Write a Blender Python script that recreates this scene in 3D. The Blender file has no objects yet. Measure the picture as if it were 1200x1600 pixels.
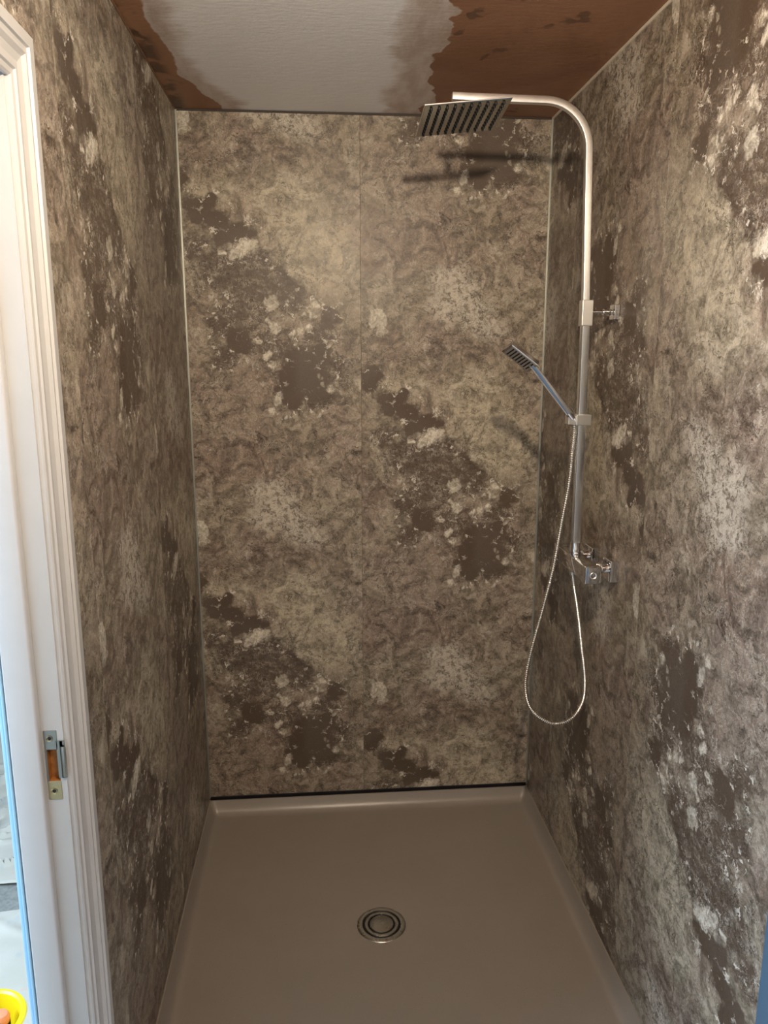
import bpy, bmesh, math, random
from mathutils import Vector, Matrix, Euler

scene = bpy.context.scene
COL = scene.collection
random.seed(4)

# ---------------------------------------------------------------- camera, light, exposure
cam_data = bpy.data.cameras.new('camera')
cam = bpy.data.objects.new('camera', cam_data)
COL.objects.link(cam)
yaw, pitch, roll = 0.0837, 0.2017, -0.0007
fw = Vector((math.sin(yaw)*math.cos(pitch), math.cos(yaw)*math.cos(pitch), -math.sin(pitch)))
rt = Vector((math.cos(yaw), -math.sin(yaw), 0))
up = rt.cross(fw)
rt, up = rt*math.cos(roll)+up*math.sin(roll), up*math.cos(roll)-rt*math.sin(roll)
m3 = Matrix((rt, up, -fw)).transposed()
cam.matrix_world = Matrix.Translation((0.4069, -2.5179, 1.5408)) @ m3.to_4x4()
cam_data.sensor_fit = 'HORIZONTAL'
cam_data.sensor_width = 36
cam_data.lens = 36*1209.23/1200
cam_data.clip_start = 0.02
scene.camera = cam

scene.view_settings.view_transform = 'Standard'
scene.view_settings.look = 'None'
scene.view_settings.gamma = 1
scene.view_settings.use_curve_mapping = False
scene.view_settings.exposure = 0.0

world = bpy.data.worlds.new('world')
scene.world = world
world.use_nodes = True
world.node_tree.nodes['Background'].inputs[0].default_value = (0.75, 0.87, 1, 1)
world.node_tree.nodes['Background'].inputs[1].default_value = 1.0

def add_light(name, kind, loc, energy, color, **kw):
    d = bpy.data.lights.new(name, kind)
    d.energy = energy; d.color = color
    for k, v in kw.items():
        if k != 'aim': setattr(d, k, v)
    o = bpy.data.objects.new(name, d); COL.objects.link(o); o.location = loc
    if 'aim' in kw:
        o.rotation_euler = (Vector(kw['aim'])-Vector(loc)).to_track_quat('-Z', 'Y').to_euler()
    return o
BULB = (0.58, -2.12, 2.06)
add_light('ceiling_bulb_light', 'POINT', BULB, 32.0, (1.0, 0.81, 0.60), shadow_soft_size=0.025)
# extra spot added at the bulb's position to brighten the upper shower walls
add_light('added_upper_wall_spot', 'SPOT', BULB, 62.0, (1.0, 0.81, 0.60), shadow_soft_size=0.025,
          spot_size=math.radians(135), spot_blend=1.0, aim=(0.58, 0.0, 2.0))
# daylight through the hall window, beyond the doorway on the left
add_light('hall_window_daylight', 'AREA', (-1.88, -1.62, 1.60), 108.0, (0.62, 0.80, 1.0),
          shape='RECTANGLE', size=1.3, size_y=0.8, aim=(0.6, -1.80, -0.6))

W = 1.140
H = 2.25
FZ = -0.08      # room floor
P = 1.26        # the stone print repeats every 1.26 m
FEAT = {
    'S': [(0.352, 1.477, 0.074), (0.314, 1.422, 0.049), (0.392, 1.45, 0.058), (0.161, 1.907, 0.035), (0.21, 1.9, 0.023), (0.447, 1.655, 0.032), (0.155, 1.586, 0.04), (0.092, 1.937, 0.03), (0.118, 1.882, 0.027), (0.042, 1.973, 0.034), (0.414, 1.527, 0.033), (0.37, 1.537, 0.032), (0.082, 1.986, 0.023), (-0.005, 2.052, 0.037), (0.114, 1.938, 0.025), (0.173, 1.907, 0.028)],
    'D': [(0.22, 1.76, 0.084), (0.152, 1.76, 0.0571), (0.284, 1.78, 0.0437), (0.308, 1.719, 0.0538), (0.188, 1.679, 0.0616), (0.219, 1.606, 0.0538), (0.105, 1.807, 0.0437), (0.337, 1.703, 0.0358), (0.108, 1.644, 0.0392), (0.243, 1.55, 0.0358), (0.03, 1.862, 0.0347), (0.404, 1.401, 0.037), (0.304, 1.566, 0.0448), (0.426, 1.606, 0.0358), (0.113, 1.527, 0.0314), (0.454, 1.496, 0.0325)],
    'L': [(0.181, 1.86, 0.023), (0.153, 1.843, 0.013), (0.214, 1.87, 0.0115), (0.268, 1.703, 0.018), (0.263, 1.682, 0.014), (0.27, 1.621, 0.019), (0.252, 1.639, 0.0086), (0.355, 1.612, 0.0101), (0.386, 1.622, 0.0086), (0.325, 1.604, 0.0072), (0.397, 1.692, 0.0144), (0.392, 1.657, 0.0101), (0.249, 1.537, 0.0115), (0.26, 1.507, 0.0101), (0.445, 1.566, 0.0072), (0.429, 1.584, 0.0058), (0.445, 1.426, 0.0108), (0.423, 1.446, 0.0072), (0.273, 1.392, 0.013), (0.256, 1.364, 0.0101), (0.236, 1.447, 0.0072), (0.01, 2.236, 0.031), (0.026, 2.196, 0.0166), (0.22, 1.58, 0.0072), (0.116, 1.845, 0.0101), (0.413, 1.466, 0.0058)],
    'F': [(0.234, 2.35, 0.049), (0.28, 2.3, 0.049), (0.335, 2.237, 0.046), (0.214, 2.276, 0.037), (0.386, 2.199, 0.031), (0.115, 1.823, 0.029), (0.182, 1.844, 0.034)],
    'B': [(0.343, 1.959, 0.098), (0.286, 2.004, 0.078), (0.421, 1.913, 0.083), (0.36, 1.847, 0.064), (0.124, 2.02, 0.05), (0.073, 2.041, 0.031), (0.495, 1.829, 0.056), (0.409, 1.777, 0.043), (0.58, 2.119, 0.039)],
    'M': [(0.106, 1.357, 0.068), (0.174, 1.295, 0.078), (0.044, 1.407, 0.048), (0.07, 1.234, 0.065), (0.452, 1.334, 0.037), (0.658, 2.148, 0.051), (0.196, 2.157, 0.064), (0.496, 1.526, 0.04)],
}

# ---------------------------------------------------------------- node helpers
class NT:
    def __init__(s, name):
        s.m = bpy.data.materials.new(name); s.m.use_nodes = True
        s.t = s.m.node_tree; s.n = s.t.nodes; s.l = s.t.links
        s.b = s.n['Principled BSDF']
    def put(s, inp, v):
        if isinstance(v, bpy.types.NodeSocket): s.l.new(v, inp)
        elif isinstance(v, (tuple, list)) and len(v) == 3 and inp.type == 'RGBA': inp.default_value = (*v, 1)
        else: inp.default_value = v
    def math(s, op, a, b=0.0, c=0.0, clamp=False):
        n = s.n.new('ShaderNodeMath'); n.operation = op; n.use_clamp = clamp
        s.put(n.inputs[0], a); s.put(n.inputs[1], b); s.put(n.inputs[2], c)
        return n.outputs[0]
    def vec(s, op, a, b=None, scale=None):
        n = s.n.new('ShaderNodeVectorMath'); n.operation = op
        s.put(n.inputs[0], a)
        if b is not None: s.put(n.inputs[1], b)
        if scale is not None: s.put(n.inputs['Scale'], scale)
        return n.outputs['Value'] if op in ('DISTANCE', 'LENGTH', 'DOT_PRODUCT') else n.outputs['Vector']
    def noise(s, v, scale, detail=3, rough=.55, dist=0.0, color=False):
        n = s.n.new('ShaderNodeTexNoise'); s.put(n.inputs['Vector'], v)
        n.inputs['Scale'].default_value = scale; n.inputs['Detail'].default_value = detail
        n.inputs['Roughness'].default_value = rough; n.inputs['Distortion'].default_value = dist
        return n.outputs['Color' if color else 'Fac']
    def ramp(s, f, a, b, lo=0.0, hi=1.0, smooth=True):
        n = s.n.new('ShaderNodeMapRange'); n.interpolation_type = 'SMOOTHSTEP' if smooth else 'LINEAR'
        s.put(n.inputs['Value'], f)
        n.inputs['From Min'].default_value = a; n.inputs['From Max'].default_value = b
        n.inputs['To Min'].default_value = lo; n.inputs['To Max'].default_value = hi
        return n.outputs['Result']
    def mix(s, f, a, b, mode='MIX'):
        n = s.n.new('ShaderNodeMix'); n.data_type = 'RGBA'; n.blend_type = mode
        s.put(n.inputs[0], f); s.put(n.inputs[6], a); s.put(n.inputs[7], b)
        return n.outputs[2]
    def comb(s, x, y, z):
        n = s.n.new('ShaderNodeCombineXYZ')
        s.put(n.inputs[0], x); s.put(n.inputs[1], y); s.put(n.inputs[2], z)
        return n.outputs[0]
    def sep(s, v):
        n = s.n.new('ShaderNodeSeparateXYZ'); s.put(n.inputs[0], v); return n.outputs
    def obj(s): return s.n.new('ShaderNodeTexCoord').outputs['Object']
    def bump(s, h, strength=.3, dist=.002):
        n = s.n.new('ShaderNodeBump'); s.put(n.inputs['Height'], h)
        n.inputs['Strength'].default_value = strength; n.inputs['Distance'].default_value = dist
        s.l.new(n.outputs[0], s.b.inputs['Normal'])
    def fin(s, color=None, rough=None, metal=None, spec=None, coat=None):
        if color is not None: s.put(s.b.inputs['Base Color'], color)
        if rough is not None: s.put(s.b.inputs['Roughness'], rough)
        if metal is not None: s.put(s.b.inputs['Metallic'], metal)
        if spec is not None: s.put(s.b.inputs['Specular IOR Level'], spec)
        if coat is not None: s.b.inputs['Coat Weight'].default_value = coat; s.b.inputs['Coat Roughness'].default_value = .08
        return s.m

def plain(name, color, rough=.5, metal=0.0, spec=.5, var=.06, scale=30, bump=0.0):
    t = NT(name)
    o = t.obj()
    n = t.noise(o, scale, 4)
    c = t.mix(t.ramp(n, .3, .7, smooth=False), tuple(x*(1-var) for x in color), tuple(min(1, x*(1+var)) for x in color))
    if bump: t.bump(n, bump, .001)
    return t.fin(c, rough, metal, spec)

# ---- printed stone laminate; the UV map is in metres on the master print
def stone_material():
    t = NT('stone_print_laminate')
    uv = t.n.new('ShaderNodeUVMap').outputs[0]
    x, y, _ = t.sep(uv)
    ang = t.math('MULTIPLY', y, 2*math.pi/P)
    R = P/(2*math.pi)
    cyl = t.comb(x, t.math('MULTIPLY', t.math('COSINE', ang), R), t.math('MULTIPLY', t.math('SINE', ang), R))
    def warp(v, scale, amp, detail=3):
        c = t.noise(v, scale, detail, .6, 0, True)
        return t.vec('ADD', v, t.vec('SCALE', t.vec('SUBTRACT', c, (.5, .5, .5)), scale=amp))
    w1 = warp(cyl, 9, .11, 4)
    w2 = warp(w1, 45, .03, 4)
    w3 = warp(cyl, 28, .05, 5)
    w3 = warp(w3, 90, .012, 2)
    def field(lst, wv, k):
        acc = None
        for (u, v, r) in lst:
            a = v*2*math.pi/P
            d = t.math('SUBTRACT', t.vec('DISTANCE', wv, (u, R*math.cos(a), R*math.sin(a))), r)
            if acc is None: acc = d
            else: acc = t.math('SMOOTH_MIN', acc, d, k)
        return acc
    fS = field(FEAT['S'], w2, .012)
    fD = field(FEAT['D'], w2, .012)
    fL = field(FEAT['L'], w3, .001)
    fF = field(FEAT['F'], w2, .015)
    fB = field(FEAT['B'], w1, .02)
    fM = field(FEAT['M'], w1, .02)
    tone = t.noise(cyl, 4.5, 3, .55, .4)
    mid = t.noise(w1, 17, 7, .68, .9)
    fine = t.noise(w3, 55, 7, .72, 1.2)
    micro = t.noise(cyl, 260, 3, .7)
    hue = t.noise(cyl, 3.1, 2)
    # base colours
    base = t.mix(t.ramp(tone, .35, .65), COLS['base_a'], COLS['base_b'])
    base = t.mix(t.ramp(hue, .42, .62), base, t.mix(.6, base, COLS['olive']))
    base = t.mix(t.ramp(fM, .05, -.04, 0, .6), base, COLS['mauve'])
    base = t.mix(t.ramp(fB, .05, -.05, 0, .75), base, COLS['beige'])
    mott = t.math('ADD', t.math('MULTIPLY', t.ramp(mid, .38, .62), .62), t.math('MULTIPLY', t.ramp(fine, .41, .59), .5))
    gain = t.ramp(mott, 0.0, 1.1, .52, 1.46, False)
    base = t.vec('SCALE', base, scale=gain)
    isl = t.math('MULTIPLY', t.ramp(t.noise(w1, 12, 6, .65, .6), .54, .60), t.ramp(fine, .40, .56))
    base = t.mix(t.math('MULTIPLY', isl, .32), base, COLS['pale'])
    # pale crumbled areas
    base = t.mix(t.math('MULTIPLY', t.ramp(fF, .04, -.02, 0, .9), t.ramp(fine, .40, .54)), base, COLS['pale'])
    # dark blotches with speckles of the paler stone in them
    mD = t.math('MULTIPLY', t.ramp(fD, .020, .0), t.ramp(t.noise(w3, 34, 6, .75), .64, .50, .2, 1))
    dcol = t.mix(t.ramp(fine, .35, .7), COLS['dark'], COLS['dark2'])
    base = t.mix(mD, base, dcol)
    # small scattered dark pits everywhere
    pits = t.math('MULTIPLY', t.ramp(t.noise(w3, 34, 6, .72, .6), .60, .68), .55)
    base = t.mix(pits, base, COLS['dark'])
    mS = t.ramp(fS, .010, -.004)
    base = t.mix(mS, base, t.mix(t.ramp(tone, .4, .6), COLS['dark'], COLS['smooth']))
    # cracks
    cr = t.math('ABSOLUTE', t.math('SUBTRACT', t.noise(w1, 13, 5, .6, 1.4), .5))
    crack = t.math('MULTIPLY', t.ramp(cr, .018, .003), t.ramp(t.noise(cyl, 8, 2), .38, .56))
    crack = t.math('MULTIPLY', crack, t.ramp(mS, 0, 1, .75, .1))
    base = t.mix(crack, base, COLS['crack'])
    cr2 = t.math('ABSOLUTE', t.math('SUBTRACT', t.noise(w3, 36, 5, .65, 1.8), .5))
    wr = t.math('MULTIPLY', t.ramp(cr2, .024, .003, 0, .8), t.ramp(mS, 0, 1, 1, 0))
    base = t.mix(wr, base, t.mix(t.ramp(mid, .4, .6), COLS['crack'], COLS['pale']))
    # pale flakes, and white chips along the rim of the dark blotches
    mL = t.ramp(fL, .005, -.003)
    lcol = t.vec('SCALE', t.mix(t.ramp(fine, .3, .7), COLS['beige'], COLS['flake']), scale=t.ramp(mott, .2, .9, .75, 1.15, False))
    base = t.mix(t.math('MULTIPLY', mL, t.ramp(t.noise(w3, 60, 5, .7), .36, .5, .35, .9)), base, lcol)
    fSD = t.math('MINIMUM', fS, fD)
    ring = t.math('MULTIPLY', t.ramp(fSD, -.035, .0), t.ramp(fSD, .045, .01))
    chips = t.math('MULTIPLY', ring, t.ramp(t.noise(w3, 48, 4, .6, .5), .60, .645))
    base = t.mix(t.math('MULTIPLY', chips, .85), base, COLS['flake'])
    strays = t.math('MULTIPLY', t.ramp(t.noise(w3, 62, 3, .6), .69, .73), t.ramp(t.noise(cyl, 6, 2), .5, .6))
    base = t.mix(t.math('MULTIPLY', strays, .7), base, COLS['flake'])
    base = t.vec('SCALE', base, scale=t.ramp(micro, .3, .7, .86, 1.12, False))
    t.bump(t.math('ADD', mid, micro), .12, .0012)
    return t.fin(base, t.ramp(fine, .3, .7, .34, .46), 0, .30)

COLS = dict(base_a=(.200, .152, .118), base_b=(.272, .226, .180), olive=(.250, .217, .160), mauve=(.192, .143, .117),
            beige=(.41, .362, .272), pale=(.55, .505, .43), dark=(.092, .066, .047), dark2=(.142, .109, .085),
            smooth=(.112, .086, .066), crack=(.034, .024, .017), flake=(.70, .66, .58))
stone = stone_material()

def ceiling_material():
    t = NT('plaster_part_painted')
    o = t.obj()                      # object origin is the world origin: metres in the room
    x, y, _ = t.sep(o)
    n1 = t.math('MULTIPLY', t.math('SUBTRACT', t.noise(o, 6, 4, .52), .5), .19)
    n2 = t.math('MULTIPLY', t.math('SUBTRACT', t.noise(o, 5, 2, .5), .5), .16)
    brush = t.noise(t.vec('MULTIPLY', o, (12, 90, 1)), 1, 3, .6)
    xw = t.math('ADD', x, n1)
    xr = t.math('ADD', t.math('MULTIPLY', y, .055), .75)       # right edge of the paint
    xl = t.math('ADD', t.ramp(y, -.30, -.02, 0, .065), .060)        # left edge
    dr = t.math('SUBTRACT', xr, xw)
    dl = t.math('SUBTRACT', t.math('ADD', x, t.math('MULTIPLY', n1, .45)), xl)
    d = t.math('MINIMUM', dr, dl)
    paint = t.ramp(d, .0, .006)
    thick_r = t.ramp(t.math('ADD', t.math('ADD', dr, n2), t.math('MULTIPLY', brush, .03)), .10, .15)
    thick_l = t.ramp(t.math('ADD', t.math('ADD', dl, n2), t.math('MULTIPLY', brush, .05)), .05, .11)
    thick = t.math('MINIMUM', thick_r, thick_l)
    pl = t.noise(o, 3.2, 4, .6, .5)
    plaster = t.mix(t.ramp(pl, .35, .65), (.235, .110, .058), (.31, .155, .085))
    plaster = t.mix(t.ramp(t.noise(o, 9, 3, .5, .3), .62, .66, 0, .7), plaster, (.09, .045, .026))
    lx = t.ramp(x, .35, .0)
    plaster = t.mix(t.math('MULTIPLY', lx, .6), plaster, (.36, .19, .10))
    rim = t.ramp(x, .05, .02)
    plaster = t.mix(t.math('MULTIPLY', rim, t.ramp(t.math('ADD', t.noise(o, 14, 3), 0), .42, .55)), plaster, (.12, .06, .035))
    thin = t.mix(t.ramp(t.noise(t.vec('MULTIPLY', o, (30, 8, 1)), 1, 4, .6), .3, .7), (.50, .40, .34), (.66, .58, .53))
    white = (.90, .90, .90)
    c = t.mix(paint, plaster, t.mix(thick, thin, white))
    rough = t.ramp(paint, 0, 1, .55, .42)
    roller = t.noise(t.vec('MULTIPLY', o, (30, 80, 1)), 1, 5, .65)
    t.bump(roller, .35, .003)
    return t.fin(c, rough, 0, .5)

def tray_material():
    t = NT('taupe_tray_acrylic')
    o = t.obj()
    c = t.mix(t.ramp(t.noise(o, 6, 3), .3, .7), (.285, .252, .218), (.300, .266, .230))
    spk = t.noise(o, 420, 1, .5)
    c = t.mix(t.ramp(spk, .72, .76, 0, .7), c, (.09, .07, .06))
    c = t.mix(t.ramp(t.noise(t.vec('ADD', o, (9, 3, 1)), 380, 1, .5), .745, .78, 0, .6), c, (.55, .48, .42))
    return t.fin(c, .30, 0, .5)

def sheet_material():
    t = NT('dust_sheet_cotton')
    o = t.obj()
    c = t.mix(t.ramp(t.noise(o, 5, 4), .3, .7), (.46, .43, .365), (.53, .50, .435))
    c = t.mix(t.ramp(t.noise(o, 11, 3, .5, .3), .63, .70, 0, .35), c, (.32, .38, .41))
    c = t.mix(t.ramp(t.noise(t.vec('ADD', o, (3, 1, 0)), 21, 3), .68, .72, 0, .5), c, (.60, .38, .28))
    t.bump(t.noise(o, 300, 2), .3, .001)
    return t.fin(c, .9, 0, .2)

def metal(name, color, rough, bump=0):
    t = NT(name); o = t.obj()
    t.fin(color, t.ramp(t.noise(o, 40, 3), .3, .7, rough*.95, rough*1.06), 1.0)
    return t.m

M = {}
M['ceiling'] = ceiling_material()
M['tray'] = tray_material()
M['sheet'] = sheet_material()
M['pole'] = metal('pole_chrome', (.74, .77, .80), .2)
M['chrome'] = metal('chrome', (.72, .73, .75), .07)
M['satin'] = metal('satin_chrome', (.78, .78, .77), .30)
M['steel'] = metal('brushed_steel', (.55, .55, .52), .28)
M['trim'] = metal('corner_trim_aluminium', (.52, .54, .50), .42)
M['hose'] = metal('hose_steel', (.85, .84, .80), .12)
M['brass'] = metal('lacquered_brass', (.50, .40, .22), .30)
M['head'] = metal('polished_plate', (.40, .41, .38), .13)
M['nickel'] = metal('worn_nickel', (.30, .29, .25), .30)
M['gloss'] = plain('white_gloss_paint', (.50, .50, .50), .28, 0, .5, .02, 20, .25)
M['wall'] = plain('bare_plaster', (.30, .17, .11), .8, 0, .3, .1, 4)
M['white_wall'] = plain('white_wall_paint', (.78, .78, .77), .7, 0, .3, .02, 6)
M['blue_wall'] = plain('blue_grey_upright', (.075, .135, .205), .6, 0, .3, .03, 6)  # blue-grey tone of the upright where the right panels end
M['blue_edge'] = plain('pale_blue_edge', (.36, .62, .86), .4, 0, .4, .03, 6)  # pale blue tone of the jamb's hall-side edge
M['black'] = plain('black_sealant', (.006, .006, .009), .55, 0, .3)
M['dark'] = plain('black_rubber', (.012, .012, .012), .5, 0, .3)
M['wood'] = plain('raw_softwood', (.33, .13, .03), .6, 0, .3, .35, 60)
M['floor'] = plain('pale_floor', (.86, .85, .83), .7, 0, .3, .05, 20)
M['hall_floor'] = plain('grey_speckled_floor', (.24, .24, .22), .7, 0, .3, .2, 90)
M['yellow'] = plain('yellow_plastic', (.90, .66, .01), .35, 0, .5, .03)
M['orange'] = plain('orange_rubber', (.85, .28, .14), .5, 0, .4, .05)

# ---------------------------------------------------------------- mesh helpers
def bm_box(bm, x0, x1, y0, y1, z0, z1, bev=0.0, seg=2):
    b = bmesh.new()
    bmesh.ops.create_cube(b, size=1)
    bmesh.ops.scale(b, vec=(abs(x1-x0), abs(y1-y0), abs(z1-z0)), verts=b.verts)
    bmesh.ops.translate(b, vec=((x0+x1)/2, (y0+y1)/2, (z0+z1)/2), verts=b.verts)
    if bev: bmesh.ops.bevel(b, geom=list(b.edges), offset=bev, segments=seg, profile=.5, affect='EDGES')
    merge(bm, b)
def merge(bm, b, mat=None):
    if mat is not None: bmesh.ops.transform(b, matrix=mat, verts=b.verts)
    vm = {v: bm.verts.new(v.co) for v in b.verts}
    for f in b.faces:
        try: bm.faces.new([vm[v] for v in f.verts])
        except ValueError: pass
    b.free()
def frame_to(d):
    return Vector(d).to_track_quat('Z', 'Y').to_matrix()
def bm_tube(bm, pts, radii, n=12, square=None, cap=True, closed=False, upv=None):
    """sweep a circle (or a rounded rectangle square=(hw, hh)) along points"""
    pts = [Vector(p) for p in pts]
    if not isinstance(radii, (list, tuple)): radii = [radii]*len(pts)
    if square:
        hw, hh, r = square
        sec = []
        for cx, cy, a0 in ((hw-r, hh-r, 0), (-hw+r, hh-r, 90), (-hw+r, -hh+r, 180), (hw-r, -hh+r, 270)):
            for k in range(4):
                a = math.radians(a0+k*30); sec.append((cx+r*math.cos(a), cy+r*math.sin(a)))
    else:
        sec = [(math.cos(2*math.pi*k/n), math.sin(2*math.pi*k/n)) for k in range(n)]
    rings = []
    u = None
    N = len(pts)
    for i, p in enumerate(pts):
        if closed: t = (pts[(i+1) % N]-pts[i-1]).normalized()
        else: t = (pts[min(i+1, N-1)]-pts[max(i-1, 0)]).normalized()
        if u is None:
            u = Vector(upv) if upv else (Vector((0, 1, 0)) if abs(t.y) < .9 else Vector((1, 0, 0)))
        u = (u-t*u.dot(t)).normalized()
        w = t.cross(u)
        k = radii[i] if not square else radii[i]
        rings.append([bm.verts.new(p+(u*a+w*b)*k) for a, b in sec])
    S = len(sec)
    for i in range(N if closed else N-1):
        A, B = rings[i], rings[(i+1) % N]
        for j in range(S):
            bm.faces.new((A[j], A[(j+1) % S], B[(j+1) % S], B[j]))
    if cap and not closed:
        bm.faces.new(rings[0][::-1]); bm.faces.new(rings[-1])
def bm_lathe(bm, prof, n=48, mat=None):
    b = bmesh.new(); rings = []
    for r, z in prof:
        if r < 1e-6: rings.append([b.verts.new((0, 0, z))])
        else: rings.append([b.verts.new((r*math.cos(2*math.pi*k/n), r*math.sin(2*math.pi*k/n), z)) for k in range(n)])
    for A, B in zip(rings, rings[1:]):
        for k in range(n):
            a = A[k % len(A)]; a2 = A[(k+1) % len(A)]; c = B[k % len(B)]; c2 = B[(k+1) % len(B)]
            vs = []
            for v in (a, a2, c2, c):
                if v not in vs: vs.append(v)
            if len(vs) > 2: b.faces.new(vs)
    merge(bm, b, mat)
def bm_cyl(bm, p, q, r, n=24, bev=.001):
    p, q = Vector(p), Vector(q); L = (q-p).length
    mat = Matrix.Translation(p) @ frame_to(q-p).to_4x4()
    bm_lathe(bm, [(0, 0), (r-bev, 0), (r, bev), (r, L-bev), (r-bev, L), (0, L)], n, mat)
def smooth_pts(pts, n=10):
    pts = [Vector(p) for p in pts]; out = []
    Q = [pts[0]*2-pts[1]]+pts+[pts[-1]*2-pts[-2]]
    for i in range(1, len(Q)-2):
        for k in range(n):
            t = k/n; a, b, c, d = Q[i-1], Q[i], Q[i+1], Q[i+2]
            out.append(.5*((2*b)+(c-a)*t+(2*a-5*b+4*c-d)*t*t+(3*b-a-3*c+d)*t**3))
    out.append(pts[-1]); return out

def obj(name, bm, mat, parent=None, smooth=False):
    me = bpy.data.meshes.new(name)
    bmesh.ops.recalc_face_normals(bm, faces=bm.faces)
    bm.to_mesh(me); bm.free()
    for m in (mat if isinstance(mat, (list, tuple)) else [mat]): me.materials.append(m)
    if smooth:
        for p in me.polygons: p.use_smooth = True
        me.set_sharp_from_angle(angle=math.radians(38 if smooth is True else smooth))
    o = bpy.data.objects.new(name, me); COL.objects.link(o)
    if parent:
        o.parent = parent
        o.matrix_parent_inverse = parent.matrix_basis.inverted()
    return o
def thing(name, loc, label, cat):
    o = bpy.data.objects.new(name, None); COL.objects.link(o); o.location = loc
    o.empty_display_size = .05
    o['label'] = label; o['category'] = cat
    return o
def tag(o, label, cat=None):
    o['label'] = label
    if cat: o['category'] = cat
    return o
def struct(o, label=None):
    o['kind'] = 'structure'
    if label: o['label'] = label
    return o

# ---------------------------------------------------------------- room shell
def simple(name, boxes, mat, parent=None, label=None, bev=0):
    bm = bmesh.new()
    for b in boxes: bm_box(bm, *b, bev)
    o = obj(name, bm, mat, parent)
    if parent is None: struct(o, label)
    return o
YB = -3.25
DY0, DY1, DZ = -1.365, -2.125, 1.905          # door opening
wall_back = simple('wall_back', [(-.12, W+.12, .010, .11, FZ-.1, H+.05)], M['wall'], None, 'back wall of the shower clad in brown stone-print panels')
wall_left = simple('wall_left', [(-.0765, -.010, DY0+.0175, .010, FZ-.1, H+.05), (-.0765, -.010, DY1-.0175, DY0+.0175, DZ+.0175, H+.05),
                                 (-.0765, -.010, YB, DY1-.0175, FZ-.1, H+.05)], M['white_wall'], None, 'left wall clad in brown stone-print panels beside the white door frame')
wall_right = simple('wall_right', [(W+.010, W+.12, YB, .010, FZ-.1, H+.05)], M['white_wall'], None, 'right wall clad in brown stone-print panels')
wall_front = simple('wall_front', [(-.0765, W+.12, YB-.1, YB, FZ-.1, H+.05)], M['white_wall'])
ceiling = simple('ceiling', [(-.12, W+.12, YB, .11, H+.05, H+.15)], M['ceiling'], None, 'brown plaster ceiling with a patch of white paint')
# ceiling board surface sits at H (thin plaster skim, inside the walls)
bm = bmesh.new(); bm_box(bm, -.009, W+.009, YB+.001, .009, H+.001, H+.049)
for v in bm.verts: pass
ceil_skim = obj('ceiling_plaster', bm, M['ceiling'], ceiling)
floor = simple('floor', [(-.0, W, YB, .0, FZ-.1, FZ)], M['floor'])
floor_hall = simple('floor_hall', [(-2.0, -.0, YB, 2.2, FZ-.11, FZ-.001)], M['hall_floor'], None, 'grey speckled hall floor beyond the doorway')
# hall shell
simple('wall_hall_far', [(-2.1, -2.0, YB, -2.3, FZ-.1, 2.3), (-2.1, -2.0, -.8, 2.2, FZ-.1, 2.3), (-2.1, -2.0, -2.3, -.8, FZ-.1, .6), (-2.1, -2.0, -2.3, -.8, 2.0, 2.3)], M['white_wall'])
simple('wall_hall_end', [(-2.0, -.11, 2.2, 2.3, FZ-.1, 2.3)], M['white_wall'])
simple('wall_hall_front', [(-2.0, -.11, YB-.1, YB, FZ-.1, 2.3)], M['white_wall'])
simple('ceiling_hall', [(-2.1, -.09, YB, 2.3, 2.3, 2.4)], M['white_wall'])
simple('wall_hall_near', [(-.12, -.111, .12, 2.2, FZ-.1, 2.3)], M['white_wall'])
win = simple('window_1', [(-2.06, -2.03, -2.3, -.8, .6, .66), (-2.06, -2.03, -2.3, -.8, 1.94, 2.0), (-2.06, -2.03, -2.3, -2.24, .66, 1.94), (-2.06, -2.03, -.86, -.8, .66, 1.94), (-2.06, -2.03, -1.58, -1.52, .66, 1.94)], M['gloss'])

# ---- stone panels: boxes with a UV map in metres of the print
def panel(parent, faces_boxes, uvf):
    bm = bmesh.new()
    for b in faces_boxes: bm_box(bm, *b, .0004, 1)
    bmesh.ops.recalc_face_normals(bm, faces=bm.faces)
    uvl = bm.loops.layers.uv.new('UVMap')
    for f in bm.faces:
        for l in f.loops: l[uvl].uv = uvf(l.vert.co)
    return obj('wall_panel', bm, stone, parent)
T = .0095
zt, zb = H-.004, .008
SX = .545
panel(wall_back, [(.003, SX, 0, T, zb, zt)], lambda c: (c.x, c.z))
panel(wall_back, [(SX+.0004, W-.003, 0, T, zb, zt)], lambda c: (c.x-.588, c.z+.586))
bl = -.012
panel(wall_left, [(-T, 0, -.549, -.0005, bl, zt)], lambda c: (c.y+.565, c.z-.365))
panel(wall_left, [(-T, 0, -1.137, -.5495, bl, zt)], lambda c: (c.y+1.137, c.z-.05))
panel(wall_left, [(-T, 0, -1.300, -1.1375, bl, zt), (-T, 0, -1.725, -1.300, 1.96, zt)], lambda c: (c.y+1.725, c.z+.62))
panel(wall_left, [(-T, 0, -2.25, -1.7255, 1.96, zt)], lambda c: (c.y+2.31, c.z+.1))
RY = -1.451
panel(wall_right, [(W, W+T, -.265, -.0005, bl, zt)], lambda c: (c.y+.30, -c.z+1.45))
panel(wall_right, [(W, W+T, -.853, -.2655, bl, zt)], lambda c: (c.y+.86, -c.z+1.94))
panel(wall_right, [(W, W+T, RY, -.8535, bl, zt)], lambda c: (c.y+1.441, -c.z+2.323))
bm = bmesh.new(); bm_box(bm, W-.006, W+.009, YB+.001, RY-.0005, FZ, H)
struct(obj('trim_1', bm, M['blue_wall']), 'blue-grey upright strip where the right wall panels end')

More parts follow.
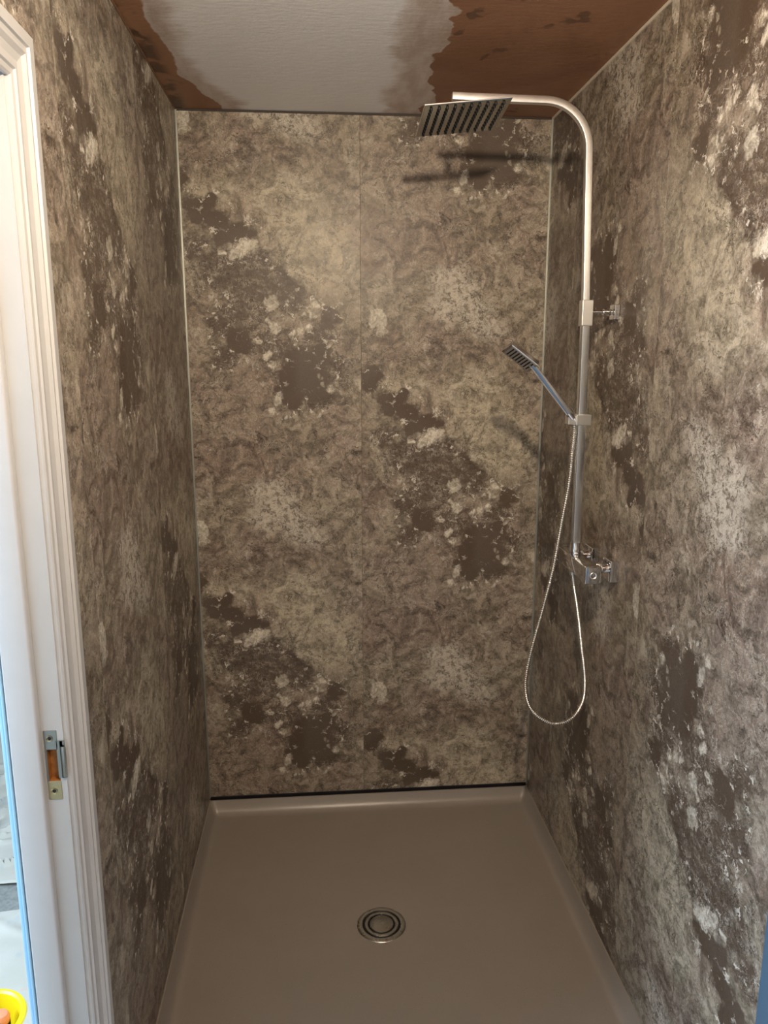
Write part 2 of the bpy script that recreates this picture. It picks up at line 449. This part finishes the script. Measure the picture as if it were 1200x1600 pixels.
# corner trims, ceiling trims, black seal
def corner_trim(x, s):
    bm = bmesh.new()
    bm_box(bm, x, x+s*.0042, -.0035, .004, .006, H-.002, .0006, 1)
    bm_box(bm, x, x+s*.0025, -.009, .004, .006, H-.002, .0006, 1)
    return bm
struct(obj('trim_2', corner_trim(0.0002, 1), M['trim']), 'thin pale grey metal corner strip in the left corner of the shower')
struct(obj('trim_3', corner_trim(W-.0002, -1), M['trim']), 'thin pale grey metal corner strip in the right corner of the shower')
bm = bmesh.new(); bm_box(bm, .002, W-.002, -.002, .006, H-.0055, H+.001, .0008, 1)
struct(obj('trim_4', bm, plain('dark_edge', (.03, .02, .015), .6)), 'thin dark edge strip between back panels and ceiling')
bm = bmesh.new(); bm_box(bm, W-.004, W+.006, RY, -.002, H-.006, H+.001, .0008, 1)
struct(obj('trim_5', bm, plain('cream_sealant', (.62, .55, .45), .5)), 'pale sealant line between right wall and ceiling')
bm = bmesh.new(); bm_box(bm, -.006, .0025, RY, -.002, H-.005, H+.001, .0008, 1)
struct(obj('trim_6', bm, plain('brown_filler', (.16, .09, .05), .7)), 'thin filler line between left wall and ceiling')
bm = bmesh.new(); bm_box(bm, .004, W-.004, -.003, .0095, -.004, .009, .001, 1)
struct(obj('trim_7', bm, M['black']), 'black seal line between back panels and shower tray')

# ---------------------------------------------------------------- shower tray
def make_tray():
    bm = bmesh.new()
    x0, x1, y0, y1 = .0, W, -1.30, .0
    zf, zr = -.048, -.004
    def cove(d, w0, w1):            # d: distance from the wall; flat lip w0 then curve down over w1
        if d < w0: return 0.0
        t = min(1, (d-w0)/w1)
        return -(1-math.sqrt(max(0, 1-(1-t)**2)))*0 + (-(math.sin(t*math.pi/2)**1.0))
    def prof(d, lip, rad):          # returns 0 at rim .. -1 on floor, wall-like drop with fillets
        if d <= lip: return 0.0
        t = (d-lip)/rad
        if t >= 1: return -1.0
        return -(1-(1-t)**2.6)
    xs = sorted(set([x0+.0]+[round(x0+.001*k, 5) for k in (1, 2, 4, 6, 8, 11, 14, 18, 22, 26, 31, 37, 44, 52, 62, 75)]+[round(x1-.001*k, 5) for k in (0, 1, 2, 4, 6, 8, 11, 14, 18, 22, 26, 31, 37, 44, 52, 62, 75)]+[x0+.075+(x1-x0-.15)*k/24 for k in range(1, 24)]))
    ys = sorted(set([round(y1-.001*k, 5) for k in (0, 1, 2, 4, 6, 8, 11, 14, 18, 22, 26, 31, 37, 44, 52, 62, 75)]+[round(y0+.001*k, 5) for k in (0, 2, 4, 8, 12, 16, 22, 30, 40, 55, 75)]+[y0+.075+(y1-y0-.15)*k/28 for k in range(1, 28)]))
    grid = {}
    for i, x in enumerate(xs):
        for j, y in enumerate(ys):
            a = prof(x-x0, .004, .034); b = prof(x1-x, .004, .034)
            c = prof(y1-y, .006, .042); d = prof(y-y0, .04, .04)
            # rounded inner corners: combine heights smoothly
            h = max(a, b, c, d)
            for p, q in ((a, c), (b, c), (a, d), (b, d)):
                if p > -1 and q > -1:
                    h = max(h, -1+math.sqrt((1+p)**2+(1+q)**2))
            h = min(0, h)
            r = math.hypot(x-.560, y+.598)
            z = zr+(zr-zf)*h
            if h <= -.98: z -= .006*max(0, 1-r/.55)
            grid[i, j] = bm.verts.new((x, y, z))
    faces = []
    for i in range(len(xs)-1):
        for j in range(len(ys)-1):
            cx, cy = (xs[i]+xs[i+1])/2, (ys[j]+ys[j+1])/2
            bm.faces.new((grid[i, j], grid[i+1, j], grid[i+1, j+1], grid[i, j+1]))
    # skirt down to the floor
    edge = [grid[i, 0] for i in range(len(xs))]+[grid[len(xs)-1, j] for j in range(1, len(ys))]+[grid[i, len(ys)-1] for i in range(len(xs)-2, -1, -1)]+[grid[0, j] for j in range(len(ys)-2, 0, -1)]
    low = [bm.verts.new((v.co.x, v.co.y, FZ)) for v in edge]
    for k in range(len(edge)):
        bm.faces.new((edge[k], edge[(k+1) % len(edge)], low[(k+1) % len(edge)], low[k]))
    bm.faces.new(low[::-1])
    return bm
tray = obj('shower_tray', make_tray(), M['tray'], None, True)
tag(tray, 'taupe speckled shower tray with coved edges filling the shower floor', 'shower tray')

dz = -.0535
dr = thing('shower_drain', (.560, -.598, dz), 'round chrome drain with two dark ring slots in the tray floor', 'drain')
DM = Matrix.Translation((.560, -.598, dz))
bm = bmesh.new()
bm_lathe(bm, [(.054, 0), (.0548, .0028), (.057, .0036), (.064, .0030), (.0685, .0014), (.070, 0)], 72, DM)
obj('outer_ring', bm, M['steel'], dr, True)
bm = bmesh.new(); bm_lathe(bm, [(0, -.0008), (.0555, -.0008), (.0555, .0004), (0, .0004)], 64, DM)
obj('slot', bm, M['dark'], dr)
bm = bmesh.new()
bm_lathe(bm, [(.0385, .0003), (.039, .0030), (.0405, .0038), (.0470, .0038), (.0482, .0030), (.0490, .0003)], 72, DM)
obj('middle_ring', bm, M['steel'], dr, True)
bm = bmesh.new()
bm_lathe(bm, [(.0335, .0003), (.0335, .0030), (.0320, .0038), (0, .0042)], 72, DM)
obj('centre_cap', bm, M['steel'], dr, True)

# ---------------------------------------------------------------- riser rail shower
PX, PY = 1.060, -.620
sh = thing('riser_shower', (W-.02, PY, 1.015), 'square chrome riser rail shower with overhead plate fixed to the right wall', 'shower')
# lower pole
bm = bmesh.new()
bm_tube(bm, [(1.0635, PY, 1.058), (1.060, PY, 1.64)], 1, square=(.010, .010, .0022), upv=(0, 1, 0))
obj('pole', bm, M['pole'], sh, 19)
# upper pole with swan bend and arm
r = .105; top = 2.112
pts = [(1.060, PY, 1.60), (1.047, PY, top-r)]
for k in range(1, 13):
    a = math.radians(90*k/12)
    pts.append((1.047-r+r*math.cos(a), PY, top-r+r*math.sin(a)))
pts += [(.723, PY, top+.003)]
bm = bmesh.new(); bm_tube(bm, pts, 1, square=(.0085, .0085, .002), upv=(0, 1, 0))
obj('arm', bm, M['satin'], sh, 19)
# collar
bm = bmesh.new(); bm_box(bm, 1.047, 1.074, PY-.0135, PY+.0135, 1.607, 1.668, .0012)
obj('collar', bm, M['satin'], sh, 19)
# wall bracket
wb_bm = bmesh.new()
bm_cyl(wb_bm, (1.074, PY, 1.640), (1.118, PY, 1.640), .0035, 16)
bm_cyl(wb_bm, (1.104, PY, 1.640), (1.122, PY, 1.640), .0085, 24)
bm_lathe(wb_bm, [(0, 0), (.0065, 0), (.010, .003), (.0065, .006), (.0065, .009), (0, .009)], 24, Matrix.Translation((1.115, PY, 1.640)) @ frame_to((1, 0, 0)).to_4x4())
bm_box(wb_bm, 1.126, W, PY-.017, PY+.017, 1.622, 1.658, .002)
obj('wall_bracket', wb_bm, M['chrome'], sh, 19)
# slider
bm = bmesh.new()
bm_box(bm, 1.044, 1.082, PY-.019, PY+.016, 1.366, 1.392, .0015)
bm_box(bm, 1.024, 1.046, PY-.017, PY+.013, 1.368, 1.390, .0015)
obj('slider', bm, M['satin'], sh, 19)
bm = bmesh.new()
bm_cyl(bm, (1.040, PY-.002, 1.379), (1.024, PY-.012, 1.404), .011, 24)
obj('slider_cradle', bm, M['chrome'], sh, True)
# mixer
bm = bmesh.new(); bm_box(bm, 1.040, 1.079, -.742, -.545, .996, 1.036, .003, 3)
mixer = obj('mixer_body', bm, M['chrome'], sh, 19)
for ya, yb in ((-.770, -.744), (-.543, -.517)):
    bm = bmesh.new(); bm_box(bm, 1.0385, 1.0805, ya, yb, .9945, 1.0375, .004, 3)
    k = obj('control_knob', bm, M['chrome'], sh, 19)
bm = bmesh.new(); bm_lathe(bm, [(.0075, 0), (.0085, .0012), (.0075, .002), (.006, .0012), (.006, 0)], 32, Matrix.Translation((1.0595, -.770, 1.016)) @ frame_to((0, -1, 0)).to_4x4())
obj('knob_ring', bm, M['satin'], sh, True)
for yy in (-.703, -.566):
    bm = bmesh.new(); bm_box(bm, 1.117, W, yy-.027, yy+.027, .985, 1.039, .003, 3)
    obj('wall_rose', bm, M['chrome'], sh, 19)
    bm = bmesh.new()
    bm_cyl(bm, (1.078, yy, 1.014), (1.118, yy, 1.014), .012, 24)
    bm_lathe(bm, [(0, 0), (.0165, 0), (.0175, .002), (.0175, .012), (.0165, .014), (0, .014)], 6, Matrix.Translation((1.088, yy, 1.014)) @ frame_to((1, 0, 0)).to_4x4())
    obj('coupling', bm, M['chrome'], sh, True)
bm = bmesh.new()
bm_lathe(bm, [(0, 0), (.015, 0), (.0155, .001), (.0155, .013), (.0135, .016), (.0135, .028), (0, .028)], 24, Matrix.Translation((1.0635, PY, 1.035)))
obj('pole_nut', bm, M['chrome'], sh, True)
bm = bmesh.new(); bm_cyl(bm, (1.060, PY, .975), (1.060, PY, .998), .009, 24)
obj('hose_outlet', bm, M['chrome'], sh, True)
# overhead plate
HC = Matrix.Translation((.747, -.614, 2.070)) @ Matrix.Rotation(-.015, 4, 'Z') @ Matrix.Rotation(-.101, 4, 'Y') @ Matrix.Rotation(-.068, 4, 'X')
s = .0965
bm = bmesh.new(); b = bmesh.new(); bm_box(b, -s, s, -s, s, 0, .0035, .0012); merge(bm, b, HC)
head = obj('shower_head', bm, M['head'], sh, 19)
b = bmesh.new(); bm_box(b, -s-.0008, s+.0008, -s-.0008, s+.0008, .0020, .0046, .0006); bm = bmesh.new(); merge(bm, b, HC); obj('back_plate', bm, M['satin'], sh, 19)
nz0 = None
for i in range(10):
    for j in range(10):
        x = -.081+.018*i; y = -.081+.018*j
        if nz0 is None:
            bm = bmesh.new()
            bm_lathe(bm, [(.0034, .0002), (.0031, -.0024), (.0023, -.0046), (0, -.0048)], 10)
            o = nz0 = obj('nozzle', bm, M['dark'], None, 60)
        else:
            o = nz0.copy(); COL.objects.link(o)
        o.parent = head
        o.matrix_parent_inverse = head.matrix_basis.inverted()
        o.matrix_basis = HC @ Matrix.Translation((x, y, 0))
bm = bmesh.new()
bm_lathe(bm, [(0, .003), (.019, .003), (.019, .007), (.010, .011), (0, .011)], 24, HC)
bm_cyl(bm, (.747, -.616, 2.078), (.747, -.620, 2.106), .0085, 20)
obj('swivel_joint', bm, M['satin'], sh, True)

# ---------------------------------------------------------------- hand shower with hose
hs = thing('hand_shower', (1.03, -.63, 1.395), 'slim square chrome hand shower with metal hose resting in the riser slider', 'hand shower')
A = Vector((1.024, -.633, 1.398)); B = Vector((.925, -.648, 1.512)); C = Vector((.862, -.660, 1.556))
dAB = (B-A).normalized()
TILT = -38
bm = bmesh.new()
bm_tube(bm, smooth_pts([A, A.lerp(B, .5), B, B+(C-B)*.15], 6), 1, square=(.0105, .0080, .0015), upv=(0, math.cos(math.radians(14)), math.sin(math.radians(14))))
obj('handle', bm, M['chrome'], hs, 19)
d = (C-B).normalized()
yv = Vector((0, 1, 0)); yv = (yv-d*yv.dot(d)).normalized(); nv = d.cross(yv).normalized()
if nv.z < 0: nv = -nv
HM = Matrix((d, yv, nv)).transposed().to_4x4() @ Matrix.Rotation(math.radians(TILT), 4, 'X'); HM.translation = (B+C)/2
b = bmesh.new(); bm_box(b, -.043, .043, -.019, .019, -.007, .006, .0015)
bm = bmesh.new(); merge(bm, b, HM); obj('spray_body', bm, M['chrome'], hs, 19)
b = bmesh.new(); bm_box(b, -.038, .038, -.016, .016, -.0082, -.0068, .0004, 1)
bm = bmesh.new(); merge(bm, b, HM); face = obj('spray_face', bm, M['satin'], hs)
for k in range(8):
    b = bmesh.new(); x = -.031+.0088*k
    bm_box(b, x-.0018, x+.0018, -.0135, .0135, -.0094, -.0080, .0005, 1)
    bm = bmesh.new(); merge(bm, b, HM); o = obj('nozzle_strip', bm, M['dark'], face)
bm = bmesh.new(); bm_cyl(bm, A, A-dAB*.020, .0085, 20); bm_cyl(bm, A-dAB*.018, A-dAB*.030, .0075, 6, .0004)
obj('hose_nut', bm, M['chrome'], hs, True)
hp = [tuple(A-dAB*.026), (1.045, -.622, 1.345), (1.046, -.612, 1.308), (1.043, -.606, 1.218), (1.028, -.606, 1.11), (1.010, -.610, .991), (.987, -.614, .887),
      (.965, -.618, .799), (.950, -.620, .727), (.946, -.620, .663), (.960, -.620, .608), (.995, -.620, .571), (1.037, -.620, .556),
      (1.080, -.620, .573), (1.106, -.620, .620), (1.108, -.620, .685), (1.094, -.620, .776), (1.080, -.620, .866), (1.066, -.620, .940), (1.060, -.620, .976)]
path = smooth_pts(hp, 60)
# resample evenly for the ribs
cum = [0]
for a, b in zip(path, path[1:]): cum.append(cum[-1]+(b-a).length)
L = cum[-1]; step = .0014; n = int(L/step); ev = []; j = 0
for k in range(n+1):
    s_ = k*L/n
    while j < len(cum)-2 and cum[j+1] < s_: j += 1
    f = (s_-cum[j])/max(1e-9, cum[j+1]-cum[j]); ev.append(path[j].lerp(path[j+1], f))
rad = [(.0062, .0058, .0040, .0042)[k % 4] for k in range(len(ev))]
bm = bmesh.new(); bm_tube(bm, ev, rad, 10)
obj('hose', bm, M['hose'], hs, 60)

# ---------------------------------------------------------------- door frame
door = struct(bpy.data.objects.new('door_1', None), 'white glossy painted door frame of the open doorway on the left')
COL.objects.link(door); door.location = (-.05, DY0, FZ)
AP = [(0, 0), (0, .017), (.002, .0188), (.018, .0188), (.0195, .0150), (.025, .0150), (.027, .0168), (.030, .0168), (.036, .0120), (.046, .0095),
      (.052, .0095), (.054, .0115), (.058, .0115), (.0605, .0085), (.067, .0075), (.070, .005), (.070, 0)]
def arch_leg(y_out, sgn, ztop, x0=0.0, xs=1):
    bm = bmesh.new()
    n = len(AP); A_, B_ = [], []
    for s_, h in AP:
        yy = y_out-sgn*s_
        A_.append(bm.verts.new((x0+xs*h, yy, FZ))); B_.append(bm.verts.new((x0+xs*h, yy, ztop-s_)))
    for k in range(n-1): bm.faces.new((A_[k], A_[k+1], B_[k+1], B_[k]))
    bm.faces.new((A_[-1], A_[0], B_[0], B_[-1])); bm.faces.new(A_); bm.faces.new(B_[::-1])
    return bm
def arch_head(ya, yb, ztop, x0=0.0, xs=1):
    bm = bmesh.new(); n = len(AP); A_, B_ = [], []
    for s_, h in AP:
        A_.append(bm.verts.new((x0+xs*h, ya-s_, ztop-s_))); B_.append(bm.verts.new((x0+xs*h, yb+s_, ztop-s_)))
    for k in range(n-1): bm.faces.new((A_[k], A_[k+1], B_[k+1], B_[k]))
    bm.faces.new((A_[-1], A_[0], B_[0], B_[-1])); bm.faces.new(A_); bm.faces.new(B_[::-1])
    return bm
AY = -1.290
AZ = 1.973
obj('architrave', arch_leg(AY, 1, AZ), M['gloss'], door)
obj('architrave', arch_leg(DY1-.072, -1, AZ), M['gloss'], door)
obj('architrave', arch_head(AY, DY1-.072, AZ), M['gloss'], door)
# lining with the mortise cut out: x -.115..0
m0, m1, mz0, mz1 = -.0275, -.0095, .879, .934
bm = bmesh.new()
ln = DY0+.017
zl = FZ
bm_box(bm, -.0765, m0, DY0, ln, mz0, mz1)
bm_box(bm, m1, 0, DY0, ln, mz0, mz1)
bm_box(bm, -.0765, 0, DY0, ln, zl, mz0)
bm_box(bm, -.0765, 0, DY0, ln, mz1, DZ)
lining = obj('lining', bm, M['gloss'], door)
bm = bmesh.new(); bm_box(bm, m0-.001, m1+.001, DY0+.012, DY0+.0165, mz0-.001, mz1+.001)
bm_box(bm, m0-.0005, m0+.0008, DY0+.001, DY0+.013, mz0, mz1); bm_box(bm, m1-.0008, m1+.0005, DY0+.001, DY0+.013, mz0, mz1)
bm_box(bm, m0, m1, DY0+.001, DY0+.013, mz0-.0005, mz0+.0008); bm_box(bm, m0, m1, DY0+.001, DY0+.013, mz1-.0008, mz1+.0005)
mo = obj('mortise', bm, M['wood'], door); mo['label'] = 'bare brown timber mortise'
bm = bmesh.new(); bm_box(bm, -.0765, 0, DY1-.017, DY1, zl, DZ); bm_box(bm, -.0765, 0, DY1-.017, DY0+.017, DZ, DZ+.017)
obj('lining', bm, M['gloss'], door)
bm = bmesh.new(); bm_box(bm, -.0755, -.0315, DY0-.017, DY0+.0005, zl, DZ, .0035, 3)
obj('door_stop', bm, M['gloss'], door, True)
bm = bmesh.new(); bm_box(bm, -.0755, -.0315, DY0-.0165, DY1+.012, DZ-.012, DZ+.0005, .0025, 3)
obj('door_stop', bm, M['gloss'], door, True)
bm = bmesh.new(); bm_box(bm, -.0755, -.0315, DY1-.0005, DY1+.012, zl, DZ-.012, .0025, 3)
obj('door_stop', bm, M['gloss'], door, True)
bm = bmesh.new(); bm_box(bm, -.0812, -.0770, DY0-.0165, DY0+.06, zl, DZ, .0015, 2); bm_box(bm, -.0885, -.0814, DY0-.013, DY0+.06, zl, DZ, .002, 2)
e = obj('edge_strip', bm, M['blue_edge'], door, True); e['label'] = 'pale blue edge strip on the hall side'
# strike plate
sp_y = DY0-.0012
bm = bmesh.new()
px0, px1 = -.0295, -.0095
bm_box(bm, px0, px1, sp_y, DY0, .934, .966, .0003, 1)
bm_box(bm, px0, px0+.003, sp_y, DY0, .879, .934, .0003, 1)
bm_box(bm, px1-.002, px1+.008, sp_y, DY0, .885, .949, .0003, 1)
bm_tube(bm, [(px1+.007, sp_y+.0006, z) for z in (.885, .948)], 1, square=(.0006, .004, .0003))
sp = obj('strike_plate', bm, M['nickel'], door); sp['label'] = 'worn metal strike plate with a curved lip'
bm = bmesh.new(); bm_box(bm, px0, px1+.001, sp_y, DY0, .848, .879, .0003, 1)
sb = obj('strike_plate_tab', bm, M['brass'], sp); sb['label'] = 'brass coloured lower end'
bm = bmesh.new()
b = bmesh.new(); bm_tube(b, [(-.007+.010*(1-math.cos(a))*.5, DY0-.001-.004*math.sin(a), 0) for a in [k*math.pi/8 for k in range(7)]], 1, square=(.026, .0006, .0004), upv=(0, 0, 1))
bmesh.ops.translate(b, vec=(.002, 0, .914), verts=b.verts); merge(bm, b)
obj('strike_lip', bm, M['nickel'], sp, True)
for z in (.953, .863):
    bm = bmesh.new()
    bm_lathe(bm, [(.0052, 0), (.0052, .0006), (.0030, -.0006), (.0030, -.0012)], 24, Matrix.Translation((-.0205, sp_y-.0002, z)) @ frame_to((0, -1, 0)).to_4x4())
    obj('screw_hole_rim', bm, M['brass'], sp, True)
    bm = bmesh.new(); bm_cyl(bm, (-.0205, sp_y-.0003, z), (-.0205, sp_y+.0005, z), .0030, 20, .0001)
    obj('screw_hole', bm, M['dark'], sp)

# ---------------------------------------------------------------- hall: dust sheets and yellow tub
def cloth(name, x0, x1, y0, y1, amp, seed, folds, label, zoff=0.004, nx=170, ny=190):
    rnd = random.Random(seed)
    F_ = [(rnd.uniform(x0, x1), rnd.uniform(y0, y1), rnd.uniform(0, math.pi), rnd.uniform(.010, .022), rnd.uniform(.08, .22), rnd.uniform(.5, 1)) for _ in range(folds)]
    F_ += [(rnd.uniform(-.95, -.45), rnd.uniform(-.32, .35), rnd.uniform(0, math.pi), rnd.uniform(.007, .014), rnd.uniform(.05, .12), rnd.uniform(.5, 1)) for _ in range(folds)]
    bm = bmesh.new(); g = {}
    from mathutils import noise as ns
    for i in range(nx):
        for j in range(ny):
            x = x0+(x1-x0)*i/(nx-1); y = y0+(y1-y0)*j/(ny-1)
            z = FZ+zoff+amp*.30*(1+ns.noise(Vector((x*4+seed, y*4, 0))))*.5
            for fx, fy, fa, fwid, fl, fh in F_:
                dx, dy = x-fx, y-fy
                wob = .02*ns.noise(Vector((x*9, y*9, seed+fa)))
                a = dx*math.cos(fa)+dy*math.sin(fa)+wob; b_ = -dx*math.sin(fa)+dy*math.cos(fa)
                z += amp*fh*math.exp(-(a/fwid)**2)*math.exp(-(b_/fl)**2)
            ex = .02*ns.noise(Vector((y*6, seed, 0))) if i in (0, nx-1) else 0
            ey = .03*ns.noise(Vector((x*6, seed, 5)))
            if j not in (0, ny-1): ey = 0
            g[i, j] = bm.verts.new((x+ex, y+ey, z))
    for i in range(nx-1):
        for j in range(ny-1): bm.faces.new((g[i, j], g[i+1, j], g[i+1, j+1], g[i, j+1]))
    o = obj(name, bm, M['sheet'], None, True)
    mod = o.modifiers.new('thickness', 'SOLIDIFY'); mod.thickness = .0015; mod.offset = 1
    for p in o.data.polygons: p.use_smooth = True
    return tag(o, label, 'dust sheet')
cloth('dust_sheet', -1.3, -.15, -1.55, -.42, .006, 3, 10, 'cream dust sheet on the hall floor under the yellow tub')
cloth('dust_sheet', -1.6, -.20, -.30, 1.4, .038, 8, 34, 'crumpled cream dust sheet farther along the hall floor')

tb = thing('paint_tub', (-.415, -.86, FZ), 'round yellow plastic tub standing on the dust sheet in the hall', 'tub')
TUB = (-.355, -1.0)
TX, TY = TUB
tb.location = (TX, TY, FZ+.01)
TM = Matrix.Translation((TX, TY, FZ+.012))
bm = bmesh.new()
bm_lathe(bm, [(0, 0), (.060, 0), (.064, .004), (.078, .150), (.080, .156), (.086, .158), (.089, .163), (.087, .168), (.080, .170), (.075, .166), (.073, .150), (.060, .008), (0, .008)], 64, TM)
obj('tub', bm, M['yellow'], tb, True)
tr = thing('decorating_tool', (TX-.015, TY-.01, FZ+.03), 'orange and black handled tool standing in the yellow tub', 'tool')
bm = bmesh.new()
bm_lathe(bm, [(0, 0), (.014, 0), (.016, .05), (.020, .11), (.019, .13)], 20, Matrix.Translation((TX+.020, TY+.022, FZ+.024)) @ Matrix.Rotation(.06, 4, 'Y'))
obj('grip', bm, M['dark'], tr, True)
bm = bmesh.new()
bm_lathe(bm, [(.0180, .128), (.0185, .135), (.0185, .142), (.014, .150), (0, .152)], 20, Matrix.Translation((TX+.020, TY+.022, FZ+.024)) @ Matrix.Rotation(.06, 4, 'Y'))
obj('handle_end', bm, M['orange'], tr, True)

# ---------------------------------------------------------------- ceiling lamp above the camera (out of the frame)
lp = thing('ceiling_lamp', (BULB[0], BULB[1], H), 'white pendant lampholder with bulb hanging from the ceiling', 'lamp')
bm = bmesh.new()
bm_lathe(bm, [(0, 0), (.035, 0), (.033, -.014), (.018, -.020), (.014, -.055), (.018, -.060), (.018, -.095), (.012, -.100), (0, -.100)], 32, Matrix.Translation((BULB[0], BULB[1], H)))
obj('lampholder', bm, M['white_wall'], lp, True)
